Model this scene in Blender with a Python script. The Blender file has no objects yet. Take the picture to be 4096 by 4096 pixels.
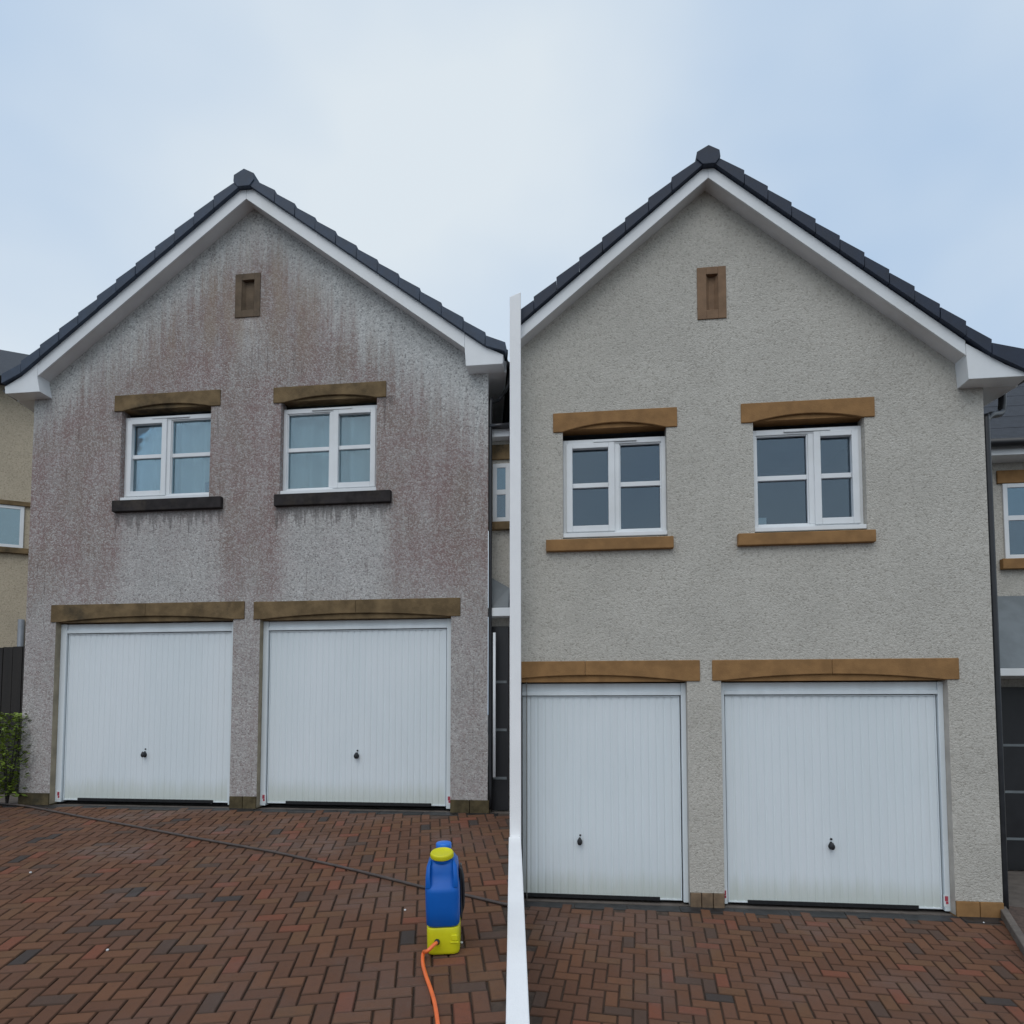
import bpy, bmesh, math, random
from mathutils import Vector, Matrix
random.seed(7)
SC = bpy.context.scene
COL = SC.collection

# ------------------------------------------------------------------ camera
F = 2544.0            # focal length in pixels of the 4096 px photograph
HZ = 2841.0           # pixel row of the horizon
TP = F / 48760.0
PITCH = math.atan(TP)
PY = HZ - F * TP      # principal point row
CZ = 1.17             # eye height above the left doorstep
cam_d = bpy.data.cameras.new('camera'); cam = bpy.data.objects.new('camera', cam_d); COL.objects.link(cam)
cam.location = (0, 0, CZ); cam.rotation_euler = (math.pi / 2 + PITCH, 0, 0)
cam_d.sensor_fit = 'HORIZONTAL'; cam_d.sensor_width = 36.0; cam_d.lens = F / 4096 * 36
cam_d.shift_y = (PY - 2048) / 4096
cam_d.clip_start = 0.05; cam_d.clip_end = 1500
SC.camera = cam

# ------------------------------------------------------------------ sky, sun, exposure
SUN_EL, SUN_AZ = math.radians(52), math.radians(200)     # azimuth clockwise from +Y: behind the viewer
w = bpy.data.worlds.new('World'); SC.world = w; w.use_nodes = True
nt = w.node_tree; nt.nodes.clear()
N = nt.nodes.new; K = nt.links.new
out = N('ShaderNodeOutputWorld'); bg = N('ShaderNodeBackground'); bg.inputs[1].default_value = 1.0
sky = N('ShaderNodeTexSky'); sky.sky_type = 'NISHITA'; sky.sun_disc = False
sky.sun_elevation = SUN_EL; sky.sun_rotation = SUN_AZ; sky.air_density = 1.2; sky.dust_density = 3.0
skm = N('ShaderNodeMix'); skm.data_type = 'RGBA'; skm.blend_type = 'MULTIPLY'; skm.inputs[0].default_value = 1.0
skm.inputs[7].default_value = (0.1, 0.1, 0.1, 1)
tc = N('ShaderNodeTexCoord'); mp = N('ShaderNodeMapping'); mp.inputs['Scale'].default_value = (1.0, 1.0, 1.6)
mp.inputs['Location'].default_value = (0.62, 0.1, 0.0)
no = N('ShaderNodeTexNoise'); no.inputs['Scale'].default_value = 1.5; no.inputs['Detail'].default_value = 4; no.inputs['Roughness'].default_value = 0.45
rp = N('ShaderNodeValToRGB')
rp.color_ramp.elements[0].position = 0.36; rp.color_ramp.elements[0].color = (0.50, 0.655, 0.86, 1)
rp.color_ramp.elements[1].position = 0.66; rp.color_ramp.elements[1].color = (0.80, 0.88, 0.94, 1)
mx = N('ShaderNodeMix'); mx.data_type = 'RGBA'; mx.inputs[0].default_value = 0.88
K(tc.outputs['Generated'], mp.inputs[0]); K(mp.outputs[0], no.inputs['Vector']); K(no.outputs['Fac'], rp.inputs[0])
K(sky.outputs[0], skm.inputs[6]); K(skm.outputs[2], mx.inputs[6]); K(rp.outputs[0], mx.inputs[7])
K(mx.outputs[2], bg.inputs[0]); K(bg.outputs[0], out.inputs[0])
sd = bpy.data.lights.new('sun', 'SUN'); sd.energy = 0.9; sd.angle = math.radians(50); sd.color = (1.0, 0.97, 0.93)
so = bpy.data.objects.new('sun', sd); COL.objects.link(so)
sv = Vector((math.sin(SUN_AZ) * math.cos(SUN_EL), math.cos(SUN_AZ) * math.cos(SUN_EL), math.sin(SUN_EL)))
so.rotation_euler = sv.to_track_quat('Z', 'Y').to_euler(); so.location = sv * 30
SC.view_settings.view_transform = 'Standard'; SC.view_settings.look = 'None'
SC.view_settings.exposure = 0.0; SC.view_settings.gamma = 1.0; SC.view_settings.use_curve_mapping = False

# ------------------------------------------------------------------ pixel -> place
AY = math.atan(0.115); CA, SA = math.cos(AY), math.sin(AY)
D = Vector((CA, -SA, 0)); B = Vector((SA, CA, 0))
def ray(px, py):
    x = (px - 2048) / F; y = -(py - PY) / F
    return Vector((x, math.cos(PITCH) - y * math.sin(PITCH), math.sin(PITCH) + y * math.cos(PITCH)))
CAMP = Vector((0, 0, CZ))
SLOPE = 0.10
def on_drive(px, py, y0, z0, lift=0.0):
    """where a pixel's ray meets a drive that rises SLOPE towards the facade standing at y0"""
    r = ray(px, py); o = Vector((0, y0, z0 + lift)); n = Vector((-B.x * SLOPE, -B.y * SLOPE, 1))
    t = (o - CAMP).dot(n) / r.dot(n)
    return CAMP + r * t
YL, YR = 7.137, 6.41
ZL, ZR = 0.03, -0.71

PW, PH, GAP = 0.2, 0.1, 0.0065      # block pavers
# ------------------------------------------------------------------ materials
MATS = {}
def mat(name, build):
    if name in MATS: return MATS[name]
    m = bpy.data.materials.new(name); m.use_nodes = True
    t = m.node_tree; bs = t.nodes['Principled BSDF']
    build(t, bs); MATS[name] = m
    return m
def nd(t, kind, **kw):
    n = t.nodes.new(kind)
    for k, v in kw.items():
        if k in n.inputs: n.inputs[k].default_value = v
        else: setattr(n, k, v)
    return n
def mixc(t, fac, a, b, mode='MIX'):
    n = t.nodes.new('ShaderNodeMix'); n.data_type = 'RGBA'; n.blend_type = mode
    for i, v in ((0, fac), (6, a), (7, b)):
        if hasattr(v, 'is_linked') or isinstance(v, bpy.types.NodeSocket): t.links.new(v, n.inputs[i])
        else: n.inputs[i].default_value = v if i == 0 else (v[0], v[1], v[2], 1)
    return n.outputs[2]
def mth(t, op, a, b=0.0, c=None, clamp=False):
    n = t.nodes.new('ShaderNodeMath'); n.operation = op; n.use_clamp = clamp
    for i, v in enumerate((a, b, c)):
        if v is None: continue
        if isinstance(v, bpy.types.NodeSocket): t.links.new(v, n.inputs[i])
        else: n.inputs[i].default_value = v
    return n.outputs[0]
def step(t, v, lo, hi):
    n = t.nodes.new('ShaderNodeMapRange'); n.interpolation_type = 'SMOOTHSTEP'
    t.links.new(v, n.inputs[0]); n.inputs[1].default_value = lo; n.inputs[2].default_value = hi
    return n.outputs[0]
def noise(t, scale, detail=3, rough=0.55, vec=None, sc=None, loc=None, coord='Object'):
    n = nd(t, 'ShaderNodeTexNoise', Scale=scale, Detail=detail, Roughness=rough)
    if vec is None:
        c = t.nodes.new('ShaderNodeTexCoord'); vec = c.outputs[coord]
    if sc or loc:
        mpn = t.nodes.new('ShaderNodeMapping')
        if sc: mpn.inputs['Scale'].default_value = sc
        if loc: mpn.inputs['Location'].default_value = loc
        t.links.new(vec, mpn.inputs[0]); vec = mpn.outputs[0]
    t.links.new(vec, n.inputs['Vector'])
    return n.outputs['Fac']
def bump(t, bs, h, strength=0.4, dist=0.01):
    b = nd(t, 'ShaderNodeBump', Strength=strength, Distance=dist)
    t.links.new(h, b.inputs['Height']); t.links.new(b.outputs[0], bs.inputs['Normal'])
def plain(name, col, rough=0.5, var=0.12, scale=6.0, bmp=0.0, bscale=60, sc=None, spec=0.5, coat=0.0, dirt=None):
    """a surface of one material: base colour with mottling, some wear and fine relief"""
    def b(t, bs):
        n = noise(t, scale, 4, sc=sc)
        c = mixc(t, step(t, n, 0.3, 0.7), [x * (1 - var) for x in col], [min(1, x * (1 + var)) for x in col])
        if dirt:
            n2 = noise(t, scale * 0.4, 5, 0.65, sc=sc)
            c = mixc(t, mth(t, 'MULTIPLY', step(t, n2, 0.5, 0.75), dirt[3]), c, dirt[:3])
        t.links.new(c, bs.inputs['Base Color'])
        r = mth(t, 'MULTIPLY_ADD', n, 0.2, rough - 0.1, clamp=True); t.links.new(r, bs.inputs['Roughness'])
        bs.inputs['Specular IOR Level'].default_value = spec; bs.inputs['Coat Weight'].default_value = coat
        if bmp: bump(t, bs, noise(t, bscale, 3), bmp, 0.006)
    return mat(name, b)

def roughcast(name, light, dark, speck, stain=None):
    """dry-dash render: a skin of small chips; stain = function(t, x, z) -> (factor, pale) in house coordinates"""
    def b(t, bs):
        c = t.nodes.new('ShaderNodeTexCoord'); v = c.outputs['Object']
        vo = nd(t, 'ShaderNodeTexVoronoi', Scale=64.0); t.links.new(v, vo.inputs['Vector'])
        vo2 = nd(t, 'ShaderNodeTexVoronoi', Scale=120.0); t.links.new(v, vo2.inputs['Vector'])
        sx = t.nodes.new('ShaderNodeSeparateColor'); t.links.new(vo.outputs['Color'], sx.inputs[0])
        cell = sx.outputs[0]
        big = noise(t, 1.3, 4, 0.6, vec=v)
        col = mixc(t, cell, dark, light)
        col = mixc(t, mth(t, 'MULTIPLY', step(t, sx.outputs[1], 0.86, 0.95), 0.75), col, speck)
        col = mixc(t, mth(t, 'MULTIPLY', step(t, big, 0.35, 0.75), 0.26), col, [x * 0.62 for x in dark])
        if stain:
            s = t.nodes.new('ShaderNodeSeparateXYZ'); t.links.new(v, s.inputs[0])
            col = stain(t, v, s.outputs[0], s.outputs[2], col, sx.outputs[2])
        t.links.new(col, bs.inputs['Base Color'])
        bs.inputs['Roughness'].default_value = 0.85; bs.inputs['Specular IOR Level'].default_value = 0.25
        h = mth(t, 'ADD', mth(t, 'MULTIPLY', vo.outputs['Distance'], -1.0), mth(t, 'MULTIPLY', vo2.outputs['Distance'], -0.6))
        bump(t, bs, h, 0.55, 0.010)
    return mat(name, b)

def slat_mat(name):
    def b(t, bs):
        c = t.nodes.new('ShaderNodeTexCoord'); s = t.nodes.new('ShaderNodeSeparateXYZ'); t.links.new(c.outputs['Object'], s.inputs[0])
        gp = t.nodes.new('ShaderNodeNewGeometry'); pos = gp.outputs['Position']
        n = noise(t, 1.0, 4, 0.6, vec=pos, sc=(14, 14, 1.2)); n2 = noise(t, 2.2, 4, 0.6, vec=pos); n3 = noise(t, 1.0, 3, 0.6, vec=pos, sc=(1.5, 1.5, .6))
        col = mixc(t, step(t, n3, .3, .7), (.685, .745, .77), (.725, .775, .80))
        foot = mth(t, 'SUBTRACT', 1.0, step(t, mth(t, 'SUBTRACT', s.outputs[2], mth(t, 'MULTIPLY', n, .22)), -.06, .20))
        col = mixc(t, mth(t, 'MULTIPLY', foot, .55), col, (.50, .53, .44))
        col = mixc(t, mth(t, 'MULTIPLY', step(t, n, .55, .75), .13), col, (.52, .55, .53))
        t.links.new(col, bs.inputs['Base Color']); t.links.new(mth(t, 'MULTIPLY_ADD', n2, .3, .28), bs.inputs['Roughness'])
        bs.inputs['Specular IOR Level'].default_value = .4
        bump(t, bs, n3, .25, .01)
    return mat(name, b)

def pane_glass(name, tint, refl):
    def b(t, bs):
        t.nodes.remove(bs)
        o = t.nodes['Material Output']
        tr = t.nodes.new('ShaderNodeBsdfTransparent'); tr.inputs[0].default_value = (0.80, 0.87, 0.88, 1)
        gl = t.nodes.new('ShaderNodeBsdfGlossy'); gl.inputs['Roughness'].default_value = 0.015; gl.inputs[0].default_value = (*tint, 1)
        n = noise(t, 3.0, 2); bp = nd(t, 'ShaderNodeBump', Strength=0.05, Distance=0.01); t.links.new(n, bp.inputs['Height'])
        t.links.new(bp.outputs[0], gl.inputs['Normal'])
        lw = nd(t, 'ShaderNodeFresnel', IOR=1.5)
        fac = mth(t, 'MULTIPLY_ADD', lw.outputs[0], 1.0, refl, clamp=True)
        ms = t.nodes.new('ShaderNodeMixShader'); t.links.new(fac, ms.inputs[0])
        t.links.new(tr.outputs[0], ms.inputs[1]); t.links.new(gl.outputs[0], ms.inputs[2]); t.links.new(ms.outputs[0], o.inputs[0])
    return mat(name, b)

def paver_mat(name, joined):
    def b(t, bs):
        if joined:
            g = t.nodes.new('ShaderNodeNewGeometry'); rnd = g.outputs['Random Per Island']
        else:
            g = t.nodes.new('ShaderNodeObjectInfo'); rnd = g.outputs['Random']
        r = t.nodes.new('ShaderNodeValToRGB'); cr = r.color_ramp; cr.interpolation = 'CONSTANT'
        stops = [(0, (0.142, 0.066, 0.037)), (.16, (0.162, 0.076, 0.042)), (.30, (0.125, 0.062, 0.038)), (.42, (0.191, 0.071, 0.042)), (.47, (0.146, 0.071, 0.044)),
                 (.66, (0.151, 0.076, 0.041)), (.78, (0.130, 0.062, 0.037)), (.935, (0.093, 0.058, 0.043)), (.982, (0.060, 0.048, 0.043))]
        while len(cr.elements) < len(stops): cr.elements.new(0.5)
        for e, (p, c) in zip(cr.elements, stops): e.position = p; e.color = (*c, 1)
        t.links.new(rnd, r.inputs[0])
        gp = t.nodes.new('ShaderNodeNewGeometry'); pos = gp.outputs['Position']
        n = noise(t, 26, 5, 0.65, vec=pos); n2 = noise(t, 1.1, 4, 0.6, vec=pos); n3 = noise(t, 160, 2, vec=pos)
        c = mixc(t, step(t, n, 0.25, 0.8), [0, 0, 0], [1, 1, 1])
        col = mixc(t, mth(t, 'MULTIPLY', step(t, n, 0.45, 0.85), 0.45), r.outputs[0], (.055, .040, .032))
        col = mixc(t, mth(t, 'MULTIPLY', step(t, n3, 0.62, 0.75), 0.35), col, (.20, .13, .09))
        col = mixc(t, mth(t, 'MULTIPLY', step(t, n2, 0.45, 0.7), 0.30), col, (.095, .064, .054))
        uv = t.nodes.new('ShaderNodeUVMap'); uv.uv_map = 'plan'; su = t.nodes.new('ShaderNodeSeparateXYZ'); t.links.new(uv.outputs[0], su.inputs[0])
        edge = mth(t, 'MINIMUM', mth(t, 'SUBTRACT', PW / 2, mth(t, 'ABSOLUTE', su.outputs[0])), mth(t, 'SUBTRACT', PH / 2, mth(t, 'ABSOLUTE', su.outputs[1])))
        edge = mth(t, 'ADD', edge, mth(t, 'MULTIPLY_ADD', n, .008, -.004))
        rim = mth(t, 'SUBTRACT', 1.0, step(t, edge, .005, .0135))      # darker band along the paver edges that makes the joints read
        col = mixc(t, mth(t, 'MULTIPLY', rim, .52), col, (.034, .022, .015))
        t.links.new(col, bs.inputs['Base Color'])
        t.links.new(mth(t, 'MULTIPLY_ADD', step(t, n2, 0.4, 0.65), -0.40, 0.82), bs.inputs['Roughness'])
        bs.inputs['Specular IOR Level'].default_value = 0.20
        bump(t, bs, mth(t, 'ADD', n3, n), 0.5, 0.004)
    return mat(name, b)

# house-local x is measured from this house's base empty; OFF keeps the drawing coordinates (x from the camera axis)
XCL, XCR = -3.19, 1.968
def stain_left(t, v, x, z, col, cellr):
    # root of the left house stands at x = XCL, z = ZL
    ax = mth(t, 'ABSOLUTE', x)
    below = mth(t, 'SUBTRACT', mth(t, 'MULTIPLY_ADD', ax, -0.757, 7.31 - ZL), z)      # metres under the sheltering soffit
    below = mth(t, 'SUBTRACT', below, mth(t, 'MULTIPLY', step(t, x, 0.2, 2.0), 0.35))
    st = noise(t, 1.0, 5, 0.7, vec=v, sc=(11.0, 11.0, 0.42)); st2 = noise(t, 1.0, 4, 0.65, vec=v, sc=(3.4, 3.4, 0.6), loc=(3.1, 0, 1.7))
    fine = noise(t, 1.0, 3, 0.6, vec=v, sc=(26, 26, 1.6)); cloud = noise(t, 1.6, 4, 0.6, vec=v)
    start = mth(t, 'ADD', below, mth(t, 'MULTIPLY_ADD', st, 1.5, -0.75))
    a = step(t, start, 0.0, 0.9)
    patch = noise(t, 1.0, 6, 0.72, vec=v, sc=(4.5, 4.5, 1.5), loc=(1.3, 0, 5.2))
    body = mth(t, 'ADD', mth(t, 'MULTIPLY', step(t, st, 0.30, 0.62), 0.30), mth(t, 'MULTIPLY', step(t, st2, 0.3, 0.62), 0.30))
    body = mth(t, 'ADD', body, mth(t, 'MULTIPLY', step(t, patch, 0.34, 0.64), 0.45))
    fac = mth(t, 'MULTIPLY', a, mth(t, 'MULTIPLY_ADD', body, 0.52, 0.48))
    def washed(x0, x1, ztop, zbot, k):
        inx = mth(t, 'MULTIPLY', step(t, mth(t, 'ADD', x, mth(t, 'MULTIPLY_ADD', st2, 0.2, -0.1)), x0 - XCL - .14, x0 - XCL + .2),
                  mth(t, 'SUBTRACT', 1.0, step(t, mth(t, 'ADD', x, mth(t, 'MULTIPLY_ADD', st2, 0.2, -0.1)), x1 - XCL - .2, x1 - XCL + .14)))
        inz = mth(t, 'MULTIPLY', mth(t, 'SUBTRACT', 1.0, step(t, z, ztop - ZL - .05, ztop - ZL + .02)), step(t, z, zbot - ZL, zbot - ZL + .7))
        return mth(t, 'MULTIPLY', mth(t, 'MULTIPLY', inx, inz), k)
    wash = mth(t, 'ADD', washed(-4.86, -3.55, 3.60, 2.0, 0.60), washed(-2.75, -1.45, 3.60, 2.0, 0.68))
    wash = mth(t, 'ADD', wash, washed(-3.36, -3.05, 5.95, 5.0, 0.6), clamp=True)
    low = mth(t, 'MULTIPLY_ADD', mth(t, 'SUBTRACT', 1.0, step(t, z, 1.9, 3.2)), -0.42, 1.0)
    fac = mth(t, 'MULTIPLY', mth(t, 'MULTIPLY', fac, low), mth(t, 'SUBTRACT', 1.0, wash))
    fac = mth(t, 'MULTIPLY', fac, mth(t, 'MULTIPLY_ADD', step(t, cellr, 0.1, 0.9), 0.60, 0.62), clamp=True)
    c = mixc(t, fac, col, mixc(t, step(t, cloud, 0.38, 0.62), (.262, .188, .176), (.258, .202, .180)))
    ochre = mth(t, 'MULTIPLY', mth(t, 'MULTIPLY', step(t, z, 5.0, 5.9), a), mth(t, 'MULTIPLY', step(t, st2, 0.42, 0.65), 0.5))
    c = mixc(t, ochre, c, (.34, .27, .20))
    drip = mth(t, 'MULTIPLY', mth(t, 'MULTIPLY', step(t, fine, 0.58, 0.70), a), mth(t, 'MULTIPLY', step(t, cloud, 0.42, 0.60), 0.55))
    c = mixc(t, drip, c, (.125, .095, .09))
    # dark runs hanging under each blackened sill and from the ends of the lintels
    for x0, x1, zt_, ln in ((-4.92, -3.5, 3.60, .30), (-2.84, -1.41, 3.595, .30), (-5.0, -4.86, 4.87, .22), (-1.6, -1.4, 4.86, .2)):
        inx = mth(t, 'MULTIPLY', step(t, x, x0 - XCL - .03, x0 - XCL + .03), mth(t, 'SUBTRACT', 1.0, step(t, x, x1 - XCL - .03, x1 - XCL + .03)))
        dz = mth(t, 'SUBTRACT', zt_ - ZL, z)
        reach = mth(t, 'MULTIPLY', mth(t, 'POWER', fine, 3.0), ln * 3.2)
        run = mth(t, 'MULTIPLY', step(t, dz, -.01, .0), mth(t, 'SUBTRACT', 1.0, step(t, mth(t, 'SUBTRACT', dz, reach), -.05, .06)))
        c = mixc(t, mth(t, 'MULTIPLY', mth(t, 'MULTIPLY', inx, run), .5), c, (.075, .065, .062))
    return c

M = dict(
    dash_dirty=roughcast('roughcast stained', (.65, .65, .63), (.41, .41, .40), (.24, .24, .235), stain_left),
    dash_clean=roughcast('roughcast clean', (.56, .535, .48), (.465, .44, .39), (.37, .345, .30)),
    dash_beige=roughcast('roughcast beige', (.56, .48, .36), (.46, .39, .29), (.36, .30, .22)),
    stone_dirty=plain('weathered sandstone', (.17, .118, .062), .8, .3, 5, .5, 90, dirt=(.04, .034, .025, .9), spec=.15),
    stone_clean=plain('clean sandstone', (.285, .158, .066), .75, .14, 7, .4, 90, dirt=(.22, .128, .058, .5), spec=.15),
    stone_black=plain('blackened sandstone', (.030, .026, .026), .8, .35, 7, .5, 90, dirt=(.075, .06, .045, .6), spec=.2),
    stone_algae=plain('green stained stone', (.085, .066, .035), .85, .35, 9, .5, 90, dirt=(.03, .03, .022, .7), spec=.2),
    upvc=plain('white plastic trim', (.74, .76, .77), .35, .04, 3, spec=.45, dirt=(.60, .60, .56, .35)),
    upvc_dull=plain('white soffit board', (.70, .70, .70), .5, .05, 3, spec=.35, dirt=(.5, .49, .46, .35)),
    steel_white=plain('white painted steel', (.70, .755, .78), .38, .05, 2.0, spec=.4, sc=(3, 3, .5), dirt=(.58, .63, .63, .35)),
    slat_white=slat_mat('white painted door skin'),
    rubber=plain('black rubber', (.014, .014, .015), .6, .2, 30, spec=.3),
    black_plastic=plain('black plastic', (.016, .017, .02), .35, .2, 10, spec=.5),
    verge_l=plain('slate grey tile', (.040, .058, .090), .6, .16, 9, .35, 120, spec=.4),
    verge_r=plain('dark blue grey tile', (.019, .028, .050), .6, .16, 9, .35, 120, spec=.4),
    tile_far=plain('dark roof tile', (.035, .038, .046), .7, .25, 12, .4, 80, spec=.3),
    lead=plain('grey lead sheet', (.16, .18, .19), .5, .12, 5, spec=.4),
    interior=plain('dim room', (.16, .15, .145), .9, .1, 2),
    curtain=plain('net curtain', (.62, .70, .74), .9, .05, 3),
    dark_door=plain('black door paint', (.012, .012, .014), .4, .2, 4),
    fence=plain('dark stained board', (.018, .015, .013), .8, .3, 8, .4, 40, sc=(1, 1, .1)),
    bed=plain('joint sand', (.062, .042, .030), .95, .3, 20, .5, 120),
    channel=plain('dark wet channel', (.022, .021, .022), .45, .4, 12, .4, 60, dirt=(.06, .05, .045, .5)),
    divider_white=plain('added divider white', (.90, .90, .90), .7, .03, 2.0, .4, 120, spec=.3),
    tarmac=plain('tarmac', (.045, .045, .047), .9, .2, 3, .5, 90),
    concrete=plain('concrete edging', (.13, .11, .095), .85, .2, 8, .4, 70),
    red=plain('red print', (.42, .05, .08), .5, .1, 20),
    blue=plain('blue polythene', (.003, .105, .44), .4, .06, 5, .15, 200, spec=.3),
    blue_cap=plain('bright blue plastic', (.012, .17, .66), .35, .05, 6, spec=.5),
    yellow=plain('yellow plastic', (.66, .63, .012), .38, .06, 7, .15, 200, spec=.45),
    orange=plain('orange hose', (.85, .17, .045), .35, .08, 12, spec=.5),
    hose=plain('grey brown rubber hose', (.078, .060, .052), .5, .2, 12, spec=.4),
    green=plain('yellow green leaf', (.16, .22, .035), .5, .3, 10, spec=.3),
    glass_l=pane_glass('window glass with sky', (.78, .92, 1.0), .09),
    glass_r=pane_glass('dark window glass', (.66, .80, .95), .055),
    paver=paver_mat('block paver', False), paver_far=paver_mat('block paver joined', True),
)

# ------------------------------------------------------------------ mesh helpers
class MB:
    def __init__(s, off=(0, 0, 0)):
        s.v = []; s.f = []; s.o = Vector(off)
    def add(s, vs, fs):
        n = len(s.v); s.v += [Vector(p) - s.o for p in vs]; s.f += [[i + n for i in f] for f in fs]; return s
    def box(s, x0, x1, y0, y1, z0, z1):
        p = [(x, y, z) for z in (z0, z1) for y in (y0, y1) for x in (x0, x1)]
        return s.add(p, [(0, 2, 3, 1), (4, 5, 7, 6), (0, 1, 5, 4), (2, 6, 7, 3), (0, 4, 6, 2), (1, 3, 7, 5)])
    def prism(s, pts, y0, y1, skew=0.0):
        """outline in x,z extruded from y0 to y1 (skew: sideways shift per metre of depth)"""
        n = len(pts)
        vs = [(x + skew * y0, y0, z) for x, z in pts] + [(x + skew * y1, y1, z) for x, z in pts]
        a = sum(pts[i][0] * pts[(i + 1) % n][1] - pts[(i + 1) % n][0] * pts[i][1] for i in range(n))
        fs = [list(range(n)), list(range(2 * n - 1, n - 1, -1))] + [[i, i + n, (i + 1) % n + n, (i + 1) % n] for i in range(n)]
        if a < 0: fs = [f[::-1] for f in fs]
        return s.add(vs, fs)
    def tube(s, pts, r, seg=10, caps=True):
        pts = [Vector(p) for p in pts]; rings = []
        up = Vector((0.13, 0.21, 0.97))
        for i, p in enumerate(pts):
            t = (pts[min(i + 1, len(pts) - 1)] - pts[max(i - 1, 0)]).normalized()
            a = t.cross(up)
            if a.length < 0.05: a = t.cross(Vector((1, 0, 0)))
            a.normalize(); b = t.cross(a)
            rr = r[i] if isinstance(r, (list, tuple)) else r
            rings.append([p + a * math.cos(k / seg * math.tau) * rr + b * math.sin(k / seg * math.tau) * rr for k in range(seg)])
        vs = [q for rg in rings for q in rg]; fs = []
        for i in range(len(pts) - 1):
            for k in range(seg):
                k2 = (k + 1) % seg
                fs.append((i * seg + k, i * seg + k2, (i + 1) * seg + k2, (i + 1) * seg + k))
        if caps: fs += [list(range(seg))[::-1], [len(vs) - seg + k for k in range(seg)]]
        return s.add(vs, fs)
    def loft(s, rings):
        n = len(rings[0]); vs = [q for r in rings for q in r]; fs = []
        for i in range(len(rings) - 1):
            for k in range(n):
                k2 = (k + 1) % n; fs.append((i * n + k, i * n + k2, (i + 1) * n + k2, (i + 1) * n + k))
        fs += [list(range(n))[::-1], [len(vs) - n + k for k in range(n)]]
        return s.add(vs, fs)
    def build(s, name, m, parent=None, bevel=0.0, smooth=False, seg=2):
        me = bpy.data.meshes.new(name); me.from_pydata([tuple(v) for v in s.v], [], s.f); me.update()
        bm = bmesh.new(); bm.from_mesh(me); bmesh.ops.recalc_face_normals(bm, faces=bm.faces); bm.to_mesh(me); bm.free()
        return link(name, me, m, parent, bevel, smooth, seg)
def link(name, me, m, parent=None, bevel=0.0, smooth=False, seg=2):
    o = bpy.data.objects.new(name, me); COL.objects.link(o)
    if m and not me.materials: me.materials.append(m)
    if parent: o.parent = parent
    if smooth:
        for p in me.polygons: p.use_smooth = True
    if bevel:
        b = o.modifiers.new('edge', 'BEVEL'); b.width = bevel; b.segments = seg; b.limit_method = 'ANGLE'; b.angle_limit = math.radians(40)
    return o
def empty(name, loc, rz=0.0):
    e = bpy.data.objects.new(name, None); COL.objects.link(e); e.location = loc; e.rotation_euler = (0, 0, rz); e.empty_display_size = .2
    return e
def tag(o, label=None, cat=None, group=None, kind=None):
    if label: o['label'] = label
    if cat: o['category'] = cat
    if group: o['group'] = group
    if kind: o['kind'] = kind
    return o
def place(y0, x, y, z):
    """house drawing coordinates -> world"""
    return Vector((0, y0, 0)) + D * x + B * y + Vector((0, 0, z))
def smooth_path(pts, n=8):
    pts = [Vector(p) for p in pts]; q = [pts[0] * 2 - pts[1]] + pts + [pts[-1] * 2 - pts[-2]]; r = []
    for i in range(1, len(q) - 2):
        a, b, c, d = q[i - 1:i + 3]
        for k in range(n):
            t = k / n
            r.append(0.5 * ((2 * b) + (c - a) * t + (2 * a - 5 * b + 4 * c - d) * t * t + (3 * b - a - 3 * c + d) * t ** 3))
    return r + [pts[-1]]

# ------------------------------------------------------------------ the setting: ground, drives
g = MB().add([(-400, -400, -1.75), (400, -400, -1.75), (400, 400, -1.75), (-400, 400, -1.75)], [(0, 1, 2, 3)]).build('ground', M['tarmac'])
tag(g, kind='structure')
for yy, zz, nm, xa, xb in ((YL, ZL, 'ground_bank', -16, -0.02), (YR, ZR, 'ground_bank', 0.10, 16)):
    # firm ground under and behind each house, level with its doorstep
    a = place(yy, 0, 0.02, 0)
    m = MB()
    def wy(x, y0=yy): return y0 - 0.115 * x
    m.add([(xa, wy(xa) + .05, -1.8), (xb, wy(xb) + .05, -1.8), (xb, 30, -1.8), (xa, 30, -1.8),
           (xa, wy(xa) + .05, zz - .012), (xb, wy(xb) + .05, zz - .012), (xb, 30, zz - .012), (xa, 30, zz - .012)],
          [(0, 3, 2, 1), (4, 5, 6, 7), (0, 1, 5, 4), (1, 2, 6, 5), (2, 3, 7, 6), (3, 0, 4, 7)])
    tag(m.build(nm, M['concrete']), kind='structure')

def paver_mesh():
    m = MB(); l, w_, c, h = PW / 2 - GAP / 2, PH / 2 - GAP / 2, 0.007, 0.06
    m.add([(-l, -w_, -h), (l, -w_, -h), (l, w_, -h), (-l, w_, -h), (-l, -w_, -c), (l, -w_, -c), (l, w_, -c), (-l, w_, -c),
           (-l + c, -w_ + c, 0), (l - c, -w_ + c, 0), (l - c, w_ - c, 0), (-l + c, w_ - c, 0)],
          [(0, 1, 5, 4), (1, 2, 6, 5), (2, 3, 7, 6), (3, 0, 4, 7), (4, 5, 9, 8), (5, 6, 10, 9), (6, 7, 11, 10), (7, 4, 8, 11), (8, 9, 10, 11)])
    me = bpy.data.meshes.new('paver'); me.from_pydata([tuple(v) for v in m.v], [], m.f); me.update(); me.materials.append(M['paver'])
    ul = me.uv_layers.new(name='plan')
    for lp in me.loops: ul.data[lp.index].uv = me.vertices[lp.vertex_index].co.xy
    return me
PM = paver_mesh()
def visible_size(P):
    q = P - CAMP; fw = q.y * math.cos(PITCH) + q.z * math.sin(PITCH)
    if fw < 0.5: return -1
    px = 2048 + F * q.x / fw; py = PY - F * (-q.y * math.sin(PITCH) + q.z * math.cos(PITCH)) / fw
    if not (-60 < px < 4156 and py < 4150): return -1
    return 1 / fw ** 3
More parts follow.
